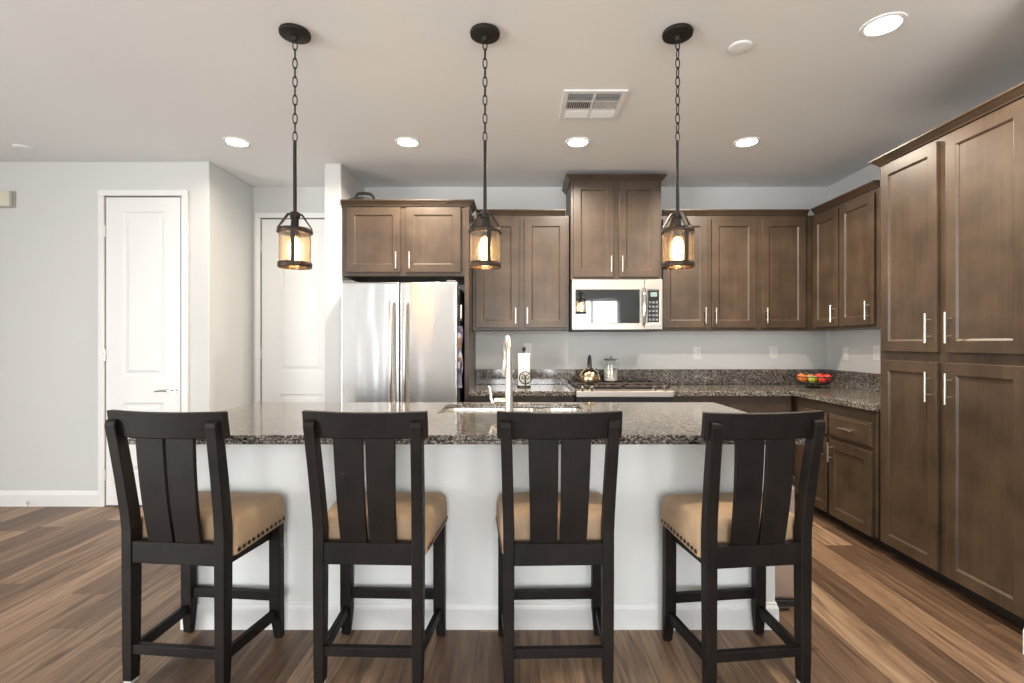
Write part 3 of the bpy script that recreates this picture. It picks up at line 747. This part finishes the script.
jar = thing('glass_canister', 'glass canister half filled with cream contents beside the kettle', 'canister', (0.809, 4.40, 0.957))
jar.scale = (1.15, 1.15, 1.0)
bm = B(); lathe(bm, [(0.048, 0.0), (0.056, 0.006), (0.057, 0.16), (0.052, 0.185), (0.049, 0.185), (0.054, 0.158), (0.053, 0.008), (0.046, 0.004)], 28); obj('jar', bm, M['clear'], jar, smooth=True)
bm = B(); lathe(bm, [(0.045, 0.006), (0.0515, 0.010), (0.0515, 0.108), (0.045, 0.112)], 28); obj('contents', bm, M['candle'], jar, smooth=True)
bm = B(); lathe(bm, [(0.054, 0.186), (0.056, 0.190), (0.050, 0.200), (0.016, 0.206), (0.010, 0.214), (0.017, 0.226), (0.010, 0.236)], 28); obj('lid', bm, M['clear'], jar, smooth=True)

# paper towel holder and roll
px, py = 0.043, 4.34
ph = thing('paper_towel_holder', 'black iron paper towel holder with scroll ring and round finial', 'paper towel holder', (px, py, ZC + 0.001))
bm = B(); lathe(bm, [(0.062, 0), (0.062, 0.008), (0.055, 0.012)], 28); obj('base', bm, M['black'], ph, smooth=True)
bm = B(); tube(bm, [(0, 0, 0.01), (0, 0, 0.315)], 0.007, 10); obj('rod', bm, M['black'], ph, smooth=True)
bm = B(); lathe(bm, [(0.006, 0.305), (0.014, 0.316), (0.018, 0.328), (0.014, 0.341), (0.004, 0.347)], 16); obj('finial', bm, M['black'], ph, smooth=True)
bm = B(); cx, cz, rr_ = 0.012, 0.083, 0.052
tube(bm, [(cx + rr_ * math.cos(2 * math.pi * k / 28), -0.062, cz + rr_ * math.sin(2 * math.pi * k / 28)) for k in range(28)], 0.005, 8, closed=True)
for sgn in (-1, 1):                             # two scrolls inside the ring
    sp = []
    for k in range(22):
        a = R(90 - sgn * 20) + sgn * k * 0.33; r_ = 0.024 * (1 - k / 26)
        sp.append((cx + sgn * 0.022 + r_ * math.cos(a), -0.062, cz + 0.004 + r_ * math.sin(a)))
    tube(bm, sp, 0.004, 8)
tube(bm, [(cx, -0.062, 0.006), (cx, -0.062, cz - 0.01)], 0.006, 8)
obj('scroll_ring', bm, M['black'], ph, smooth=True)
bm = B(); lathe(bm, [(0.020, 0.0), (0.050, 0.0), (0.0525, 0.004), (0.0525, 0.276), (0.050, 0.280), (0.020, 0.280), (0.018, 0.278), (0.018, 0.002)], 32, cap0=False, cap1=False)
tag(obj('paper_towel_roll', bm, M['paper'], smooth=True, loc=(px, py, ZC + 0.0135)), 'white paper towel roll on the black iron holder', 'paper towel')

# fruit bowl
bx, by = 2.515, 4.27
fb = thing('fruit_bowl', 'black wire bowl filled with fruit in the corner of the worktop', 'bowl', (bx, by, ZC + 0.001))
def circ(r, z, n=36): return [(r * math.cos(2 * math.pi * k / n), r * math.sin(2 * math.pi * k / n), z) for k in range(n)]
bm = B(); tube(bm, circ(0.160, 0.096), 0.005, 8, closed=True); obj('rim', bm, M['black'], fb, smooth=True)
bm = B(); tube(bm, circ(0.055, 0.005), 0.005, 8, closed=True)
for k in range(5):
    a = 2 * math.pi * k / 5; tube(bm, [(0.055 * math.cos(a), 0.055 * math.sin(a), 0.006), (0.045 * math.cos(a), 0.045 * math.sin(a), 0.025)], 0.004, 8)
obj('foot', bm, M['black'], fb, smooth=True)
bm = B()
for k in range(26):
    a = 2 * math.pi * k / 26; ca, sa = math.cos(a), math.sin(a)
    tube(bm, [(r * ca, r * sa, z) for r, z in ((0.02, 0.024), (0.08, 0.027), (0.125, 0.045), (0.148, 0.070), (0.160, 0.096))], 0.0025, 6)
for r, z in ((0.08, 0.027), (0.125, 0.045)): tube(bm, circ(r, z), 0.0025, 6, closed=True)
lathe(bm, [(0.03, 0.022), (0.03, 0.026)], 16)
obj('wire_basket', bm, M['black'], fb, smooth=True)
def fruit_thing(name, label, mat, x, y, z, r):
    bm = B(); lathe(bm, [(0.12 * r, -0.86 * r), (0.5 * r, -0.9 * r), (0.82 * r, -0.6 * r), (1.0 * r, -0.05 * r), (0.93 * r, 0.42 * r), (0.66 * r, 0.78 * r), (0.32 * r, 0.88 * r), (0.06 * r, 0.76 * r)], 22)
    o = tag(obj(name, bm, M[mat], smooth=True, angle=80, loc=(bx + x, by + y, ZC + z)), label, 'fruit', 'fruit in the wire bowl')
    bm = B(); tube(bm, [(0, 0, 0.76 * r), (0.003, 0, 1.15 * r)], 0.0022, 6); obj('stem', bm, M['stem'], o)
    o.rotation_euler = (random.uniform(-0.35, 0.35), random.uniform(-0.35, 0.35), random.uniform(0, 6))
fruit_thing('orange', 'orange at the left end of the black wire fruit bowl', 'orange', -0.098, -0.012, 0.082, 0.036)
fruit_thing('green_apple', 'yellow-green apple low at the front left of the fruit bowl', 'green', -0.050, -0.066, 0.076, 0.030)
fruit_thing('green_apple', 'pale green apple in the middle of the fruit bowl', 'green', -0.008, -0.014, 0.070, 0.034)
fruit_thing('peach', 'peach behind the pale green apple in the fruit bowl', 'peach', 0.010, 0.062, 0.080, 0.034)
fruit_thing('red_apple', 'red apple at the front right of the fruit bowl', 'red', 0.030, -0.078, 0.078, 0.036)
fruit_thing('red_apple', 'red apple at the right end of the fruit bowl', 'red', 0.098, -0.030, 0.086, 0.035)
fruit_thing('red_apple', 'red apple at the back right of the fruit bowl', 'red', 0.086, 0.060, 0.088, 0.036)
fruit_thing('orange', 'orange at the back left of the fruit bowl', 'orange', -0.066, 0.070, 0.082, 0.036)

# ------------------------------------------------------------------ wall plates and small fittings
def outlet(label, loc, rz=0.0, switch=False):
    t = thing('wall_outlet', label, 'outlet', loc, rz)
    boxo('cover_plate', (-0.036, 0.036, -0.006, -0.0005, -0.058, 0.058), M['white'], t, bevel=0.003)
    for z in (-0.022, 0.022):
        q = boxo('socket', (-0.015, 0.015, -0.0085, -0.006, z - 0.014, z + 0.014), M['white'], t, bevel=0.003)
        for s in (-0.006, 0.006): boxo('slot', (s - 0.0012, s + 0.0012, -0.0088, -0.0084, z - 0.005, z + 0.005), M['black'], q)
outlet('white wall outlet behind the paper towel roll', (0.082, YB, 1.235))
outlet('white wall outlet right of the range below the three-door cabinet', (1.655, YB, 1.205))
outlet('white wall outlet near the corner above the fruit bowl', (2.36, YB, 1.21))
outlet('white wall outlet on the right wall beside the corner', (XR, 4.363, 1.205), R(-90))
outlet('white wall outlet on the right wall next to the pantry', (XR, 3.99, 1.215), R(-90))
ch = thing('door_chime', 'ivory door chime box high on the wall at the left edge', 'door chime', (-4.06, YD, 2.435))
boxo('cover', (-0.09, 0.050, -0.045, -0.012, -0.062, 0.062), M['ivory'], ch, bevel=0.006)
boxo('base_plate', (-0.10, 0.062, -0.012, -0.0005, -0.066, 0.066), M['grey'], ch, bevel=0.003)
ds = thing('door_stop', 'small spring door stop on the left baseboard', 'door stop', (-3.90, YD - 0.015, 0.012))
bm = B(); tube(bm, [(0, 0, 0.005), (0.004, -0.012, 0.006)], 0.010, 10); obj('mount', bm, M['nickel'], ds, smooth=True)
bm = B(); pts = []
for k in range(80):
    t = k / 79; a = t * 12 * 2 * math.pi
    pts.append((0.004 + 0.07 * t + 0.004 * math.cos(a), -0.012 - 0.055 * t, 0.008 + 0.032 * t + 0.005 * math.sin(a)))
tube(bm, pts, 0.0018, 5); obj('spring', bm, M['nickel'], ds, smooth=True)
bm = B(); tube(bm, [(0.072, -0.066, 0.040), (0.082, -0.074, 0.045)], [0.010, 0.010], 12); obj('rubber_tip', bm, M['grey'], ds, smooth=True)

# ceiling fittings
def downlight(label, x, y, watts=22.0):
    t = thing('recessed_light', label, 'ceiling light', (x, y, CZ), 0, 'recessed ceiling lights')
    bm = B(); lathe(bm, [(0.088, -0.0005), (0.088, -0.004), (0.079, -0.008), (0.070, -0.006), (0.070, -0.0005)], 36, cap0=False, cap1=False); obj('trim_ring', bm, M['white'], t, smooth=True)
    bm = B(); lathe(bm, [(0.071, -0.0005), (0.071, -0.005)], 32); obj('lens', bm, M['lens'], t)
    area('downlight_beam', (0, 0, -0.02), (0, 0, 0), 0.15, 0.15, watts, (1.0, 0.88, 0.72), t, 'DISK', 160)
for lab, x, y in (('recessed ceiling light in front of the recess door', -2.03, 3.60), ('recessed ceiling light between the left and middle pendants', -0.80, 3.60),
                  ('recessed ceiling light just behind the ceiling vent', 0.424, 3.60), ('recessed ceiling light right of the right pendant over the worktop', 1.64, 3.60),
                  ('large near recessed ceiling light at the upper right', 1.655, 2.273)):
    downlight(lab, x, y, 5.0 if x < -1.5 else 22.0)   # the lamp by the recess is dimmer
vt = thing('ceiling_vent', 'white rectangular air vent in the ceiling', 'vent', (0.44, 3.03, CZ))
bm = B(); hw, hd = 0.183, 0.180
for (a, b, c, d) in ((-hw, hw, -hd, -hd + 0.03), (-hw, hw, hd - 0.03, hd), (-hw, -hw + 0.03, -hd + 0.03, hd - 0.03), (hw - 0.03, hw, -hd + 0.03, hd - 0.03), (-0.008, 0.008, -hd + 0.03, hd - 0.03)):
    box(bm, a, b, c, d, -0.012, -0.0005)
for y in (-0.052, 0.052): box(bm, -hw + 0.03, hw - 0.03, y - 0.006, y + 0.006, -0.010, -0.0005)
obj('frame', bm, M['white'], vt, bevel=0.002)
boxo('vent_shade', (-hw + 0.02, hw - 0.02, -hd + 0.02, hd - 0.02, -0.002, -0.0006), M['vent_dark'], vt)  # flat dark sheet stands in for the shade behind the louvers
bm = B()
def blade(x0, x1, y, tilt, wd=0.016):
    dy, dz_ = wd * math.cos(tilt) / 2, wd * math.sin(tilt) / 2
    hexa(bm, [(x0, y - dy, -0.009 - dz_), (x1, y - dy, -0.009 - dz_), (x1, y + dy, -0.009 + dz_), (x0, y + dy, -0.009 + dz_)],
         [(x0, y - dy, -0.008 - dz_), (x1, y - dy, -0.008 - dz_), (x1, y + dy, -0.008 + dz_), (x0, y + dy, -0.008 + dz_)])
for x0, x1 in ((-hw + 0.03, -0.008), (0.008, hw - 0.03)):
    for k in range(6): blade(x0, x1, -0.142 + k * 0.0155, R(40)); blade(x0, x1, 0.066 + k * 0.0155, R(-40))
obj('louver', bm, M['white'], vt)
bm = B()
for s in (-1, 1):
    for k in range(11):
        x = s * (0.018 + k * 0.0128); tl = R(125) if s > 0 else R(55)
        dx, dz_ = 0.006 * math.cos(tl), 0.006 * math.sin(tl)
        hexa(bm, [(x - dx, -0.046, -0.008 - dz_), (x - dx + 0.001, -0.046, -0.008 - dz_), (x - dx + 0.001, 0.046, -0.008 - dz_), (x - dx, 0.046, -0.008 - dz_)],
             [(x + dx, -0.046, -0.008 + dz_), (x + dx + 0.001, -0.046, -0.008 + dz_), (x + dx + 0.001, 0.046, -0.008 + dz_), (x + dx, 0.046, -0.008 + dz_)])
obj('cross_louver', bm, M['white'], vt)
def disc(label, x, y, r):
    t = thing('smoke_detector', label, 'smoke detector', (x, y, CZ))
    bm = B(); lathe(bm, [(r, -0.0005), (r, -0.004), (r * 0.9, -0.009), (r * 0.5, -0.011)], 32); obj('housing', bm, M['ceiling'], t, smooth=True)
    bm = B(); tube(bm, [(r * 0.93 * math.cos(2 * math.pi * k / 36), r * 0.93 * math.sin(2 * math.pi * k / 36), -0.0075) for k in range(36)], 0.0008, 6, closed=True); obj('seam_ring', bm, M['ceiling'], t)
disc('flat round cover on the ceiling right of the right pendant', 1.08, 2.44, 0.054)
disc('round detector on the ceiling at the far left', -3.66, 3.70, 0.065)

# ------------------------------------------------------------------ pendants
def make_pendant(label, x, y):
    p = thing('pendant_light', label, 'pendant light', (x, y, CZ), 0, 'lantern pendants over the island')
    bm = B(); lathe(bm, [(0.068, -0.001), (0.070, -0.006), (0.068, -0.018), (0.050, -0.024), (0.016, -0.026), (0.012, -0.045), (0.004, -0.048)], 32); obj('canopy', bm, M['bronze'], p, smooth=True)
    zc = -0.040
    n = 11; L0 = (0.515 - 0.045) / n
    for k in range(n):
        bm = B(); cz_ = zc - L0 * (k + 0.5); hl = L0 / 2 + 0.004; hw_ = 0.0095; pts = []
        for i in range(20):
            a = 2 * math.pi * i / 20
            u, v = hw_ * math.cos(a), hl * math.sin(a)
            v = math.copysign(min(abs(v) * 1.0, hl), v)
            pts.append((u, 0, cz_ + v) if k % 2 == 0 else (0.0, u, cz_ + v))
        tube(bm, pts, 0.0027, 7, closed=True); obj('chain_link', bm, M['bronze'], p, smooth=True)
    bm = B(); tube(bm, [(0, 0, -0.505), (0, 0, -0.52), (0, 0, -0.84)], [0.005, 0.0085, 0.0085], 12); lathe(bm, [(0.012, -0.835), (0.022, -0.842), (0.022, -0.866), (0.012, -0.872)], 16); obj('rod', bm, M['bronze'], p, smooth=True)
    zt, zb, r_ = -0.925, -1.095, 0.073
    arms = []
    for k in range(4):                          # four straps: shoulder, then down the outside of the glass
        a = R(-90 + 90 * k); ca, sa = math.cos(a), math.sin(a); wv = Vector((-sa, ca, 0)) * 0.0085
        path = [(0.012, -0.848), (0.030, -0.850), (0.036, -0.858), (0.072, zt + 0.012), (0.0755, zt - 0.005), (0.0755, zb)] if k in (0, 2) else [(0.012, -0.848), (0.030, -0.850), (0.036, -0.858), (0.072, zt + 0.012), (0.0755, zt - 0.012)]
        rs = []
        for i, (rr, z) in enumerate(path):
            c = Vector((rr * ca, rr * sa, z)); rad = Vector((ca, sa, 0)) * 0.003; up = Vector((0, 0, 0.003))
            t = (rad + up) if i < 3 else rad
            rs.append([c - wv - t, c + wv - t, c + wv + t, c - wv + t])
        bm = B(); rings(bm, rs); obj('strap', bm, M['bronze'], p)
    for nm, z0_, z1_ in (('upper_ring', zt - 0.014, zt + 0.008), ('lower_ring', zb - 0.002, zb + 0.022)):
        bm = B(); lathe(bm, [(0.0700, z0_), (0.0735, z0_), (0.0750, z0_ + 0.003), (0.0750, z1_ - 0.003), (0.0735, z1_), (0.0700, z1_)], 40, cap0=False, cap1=False)
        bm.verts.ensure_lookup_table()
        n_ = len(bm.verts); seg = 40
        for i in range(seg): bm.faces.new((bm.verts[i], bm.verts[(i + 1) % seg], bm.verts[n_ - seg + (i + 1) % seg], bm.verts[n_ - seg + i]))
        obj(nm, bm, M['copper'], p, smooth=True)
    bm = B(); lathe(bm, [(0.0692, zb + 0.001), (0.0692, zt + 0.004), (0.0670, zt + 0.004), (0.0670, zb + 0.001), (0.0692, zb + 0.001)], 44, cap0=False, cap1=False)
    bmesh.ops.remove_doubles(bm, verts=bm.verts[:], dist=1e-6); obj('glass_shade', bm, M['amber'], p, smooth=True)
    bm = B(); lathe(bm, [(0.017, -0.865), (0.017, -0.91), (0.022, -0.915), (0.022, -0.955), (0.016, -0.96)], 20); obj('socket', bm, M['bronze'], p, smooth=True)
    bm = B(); lathe(bm, [(0.012, -0.958), (0.016, -0.968), (0.024, -0.99), (0.026, -1.02), (0.023, -1.05), (0.014, -1.068), (0.004, -1.074)], 20); obj('bulb', bm, M['bulb'], p, smooth=True)
    return p
PD = 2.326
pen = make_pendant('dark lantern pendant hanging above the left part of the island', -1.042, PD)
pen.rotation_euler.z = R(17)
dup(pen, (-0.158, PD, CZ), R(17), 'dark lantern pendant hanging above the middle of the island')
dup(pen, (0.738, PD, CZ), R(13), 'dark lantern pendant hanging above the right part of the island')

# ------------------------------------------------------------------ bar stools
def make_stool(label, loc, rz):
    s = thing('bar_stool', label, 'bar stool', loc, rz, 'dark wooden counter stools at the island')
    W0 = M['stool']
    ZS = 0.478
    xr, xf = 0.187, 0.2065                      # half spacing of rear posts and front legs
    for sx in (-1, 1):
        # rear post: upright to the seat, then raked back, rounded top
        prof = [(0.012, -0.182, -0.142), (0.10, -0.184, -0.138), (0.40, -0.185, -0.135), (0.59, -0.186, -0.134), (0.66, -0.193, -0.142), (0.80, -0.213, -0.164), (0.94, -0.236, -0.190), (0.990, -0.246, -0.201), (1.007, -0.243, -0.203), (1.015, -0.233, -0.210)]
        rs = []
        for z, ya, yb_ in prof:
            xo = 0.0 if z < 0.6 else (z - 0.6) * 0.025
            xc = sx * (xr + xo); hw = 0.0210 if z > 0.2 else 0.0210 - (0.2 - z) * 0.012
            rs.append([(xc - hw, ya, z), (xc + hw, ya, z), (xc + hw, yb_, z), (xc - hw, yb_, z)])
        bm = B(); rings(bm, rs); lg = obj('rear_leg', bm, W0, s, bevel=0.004)
        bm = B(); box(bm, sx * xr - 0.016, sx * xr + 0.016, -0.180, -0.146, 0, 0.012); obj('foot_glide', bm, M['grey'], lg, bevel=0.002)
        prof = [(0.004, 0.152, 0.176), (0.06, 0.146, 0.176), (0.125, 0.137, 0.176), (0.16, 0.136, 0.175), (ZS + 0.024, 0.134, 0.172)]
        rs = []
        for z, ya, yb_ in prof:
            xc = sx * xf; hw = 0.025; xi = 0.012 * max(0.0, (0.125 - z) / 0.12)
            xa, xb = (xc - hw + (xi if sx > 0 else 0), xc + hw - (xi if sx < 0 else 0))
            rs.append([(xa, ya, z), (xb, ya, z), (xb, yb_, z), (xa, yb_, z)])
        bm = B(); rings(bm, rs); lg = obj('front_leg', bm, W0, s, bevel=0.004)
        bm = B(); lathe(bm, [(0.010, 0.0), (0.011, 0.001), (0.011, 0.004)], 14, (sx * xf, 0.164, 0)); obj('foot_glide', bm, M['black'], lg, smooth=True)
        bm = B(); hexa(bm, [(sx * xr - 0.011, -0.14, 0.095), (sx * xr + 0.011, -0.14, 0.095), (sx * xf + 0.011, 0.142, 0.095), (sx * xf - 0.011, 0.142, 0.095)],
                       [(sx * xr - 0.011, -0.14, 0.138), (sx * xr + 0.011, -0.14, 0.138), (sx * xf + 0.011, 0.142, 0.138), (sx * xf - 0.011, 0.142, 0.138)])
        obj('side_stretcher', bm, W0, s, bevel=0.003)
    boxo('rear_stretcher', (-xr + 0.018, xr - 0.018, -0.178, -0.152, 0.114, 0.150), W0, s, bevel=0.003)
    boxo('front_stretcher', (-xf + 0.022, xf - 0.022, 0.146, 0.172, 0.168, 0.208), W0, s, bevel=0.003)
    boxo('lower_back_rail', (-xr + 0.018, xr - 0.018, -0.181, -0.147, 0.462, 0.545), W0, s, bevel=0.004)
    bm = B(); hexa(bm, [(-0.185, -0.132, 0.448), (0.185, -0.132, 0.448), (0.198, 0.160, 0.448), (-0.198, 0.160, 0.448)], [(-0.185, -0.132, ZS), (0.185, -0.132, ZS), (0.198, 0.160, ZS + 0.026), (-0.198, 0.160, ZS + 0.026)])
    obj('seat_frame', bm, W0, s)
    # crest rail: bowed towards the back in the middle
    bm = B(); rs = []
    for k in range(17):
        u = -1 + 2 * k / 16; x = u * 0.231; yb2 = -0.220 - 0.022 * (1 - u * u); th = 0.030
        zt_ = 1.046 - 0.004 * (1 - u * u); zb_ = 0.944
        rs.append([(x, yb2 + 0.012, zb_), (x, yb2 + 0.012 + th, zb_), (x, yb2 + th - 0.004, zt_), (x, yb2 - 0.004, zt_)])
    rings(bm, rs); obj('crest_rail', bm, W0, s, bevel=0.004)
    # two wide back slats
    for sx in (-1, 1):
        bm = B(); rs = []
        for k in range(9):
            t = k / 8; z = 0.54 + t * 0.42
            y = -0.166 - 0.050 * t - 0.008 * math.sin(math.pi * t)
            a, b = 0.005, 0.106 + 0.010 * t
            if sx < 0: a, b = -b, -a
            rs.append([(a, y - 0.008, z), (b, y - 0.008, z), (b, y + 0.008, z), (a, y + 0.008, z)])
        rings(bm, rs); obj('back_slat', bm, W0, s, bevel=0.003)
    # cushion
    HB, HF, Y0, Y1 = 0.212, 0.240, -0.128, 0.176
    def outline(ins, z):
        pts = []; hb, hf_, y0, y1, rad = HB - ins, HF - ins, Y0 + ins, Y1 - ins, max(0.004, 0.022 - ins * 0.3)
        for (cx, cy, st) in ((hf_, y1, 0), (-hf_, y1, 90), (-hb, y0, 180), (hb, y0, 270)):
            ox = cx - math.copysign(rad, cx); oy = cy - math.copysign(rad, cy)
            for i in range(5):
                a = R(st + i * 22.5); py_ = oy + rad * math.sin(a); lift = (py_ - Y0) / (Y1 - Y0)   # the seat rises a little towards its front
                pts.append((ox + rad * math.cos(a), py_, z + lift * (0.032 if z < 0.55 else 0.010)))
        return pts
    bm = B(); prof = [(0.006, ZS), (0.0, ZS + 0.004), (0.0, ZS + 0.05), (0.001, 0.583), (0.004, 0.602), (0.011, 0.618), (0.022, 0.628), (0.05, 0.634), (0.10, 0.639), (0.135, 0.641)]
    rings(bm, [outline(i, z) for i, z in prof]); cu = obj('seat_cushion', bm, M['leather'], s, smooth=True, angle=60)
    nail = B(); lathe(nail, [(0.0085, 0.0), (0.0078, 0.003), (0.004, 0.0056), (0.001, 0.006)], 12)
    first = None
    for sx in (-1, 1):
        for k in range(11):
            t = (k + 0.5) / 11; y = Y0 + 0.008 + t * (Y1 - Y0 - 0.016); x = sx * (HB + (HF - HB) * (y - Y0) / (Y1 - Y0))
            if first is None: first = obj('nailhead', nail, M['nail'], cu, smooth=True); o = first
            else: o = first.copy(); COL.objects.link(o); o.parent = cu
            o.location = (x - sx * 0.0008, y, ZS + 0.020 + 0.032 * (y - Y0) / (Y1 - Y0)); o.rotation_euler = (0, sx * R(90), 0)
    return s
st = make_stool('bar stool at the left end of the island, in front of the white doors', (-1.283, 2.058, 0), R(-5.5))
dup(st, (-0.562, 2.056, 0), R(-2), 'bar stool second from the left end, in front of the refrigerator')
dup(st, (0.144, 2.050, 0), R(1.5), 'bar stool in front of the sink and faucet')
dup(st, (0.875, 2.040, 0), R(6.5), 'bar stool at the right end of the island, nearest the trash can')
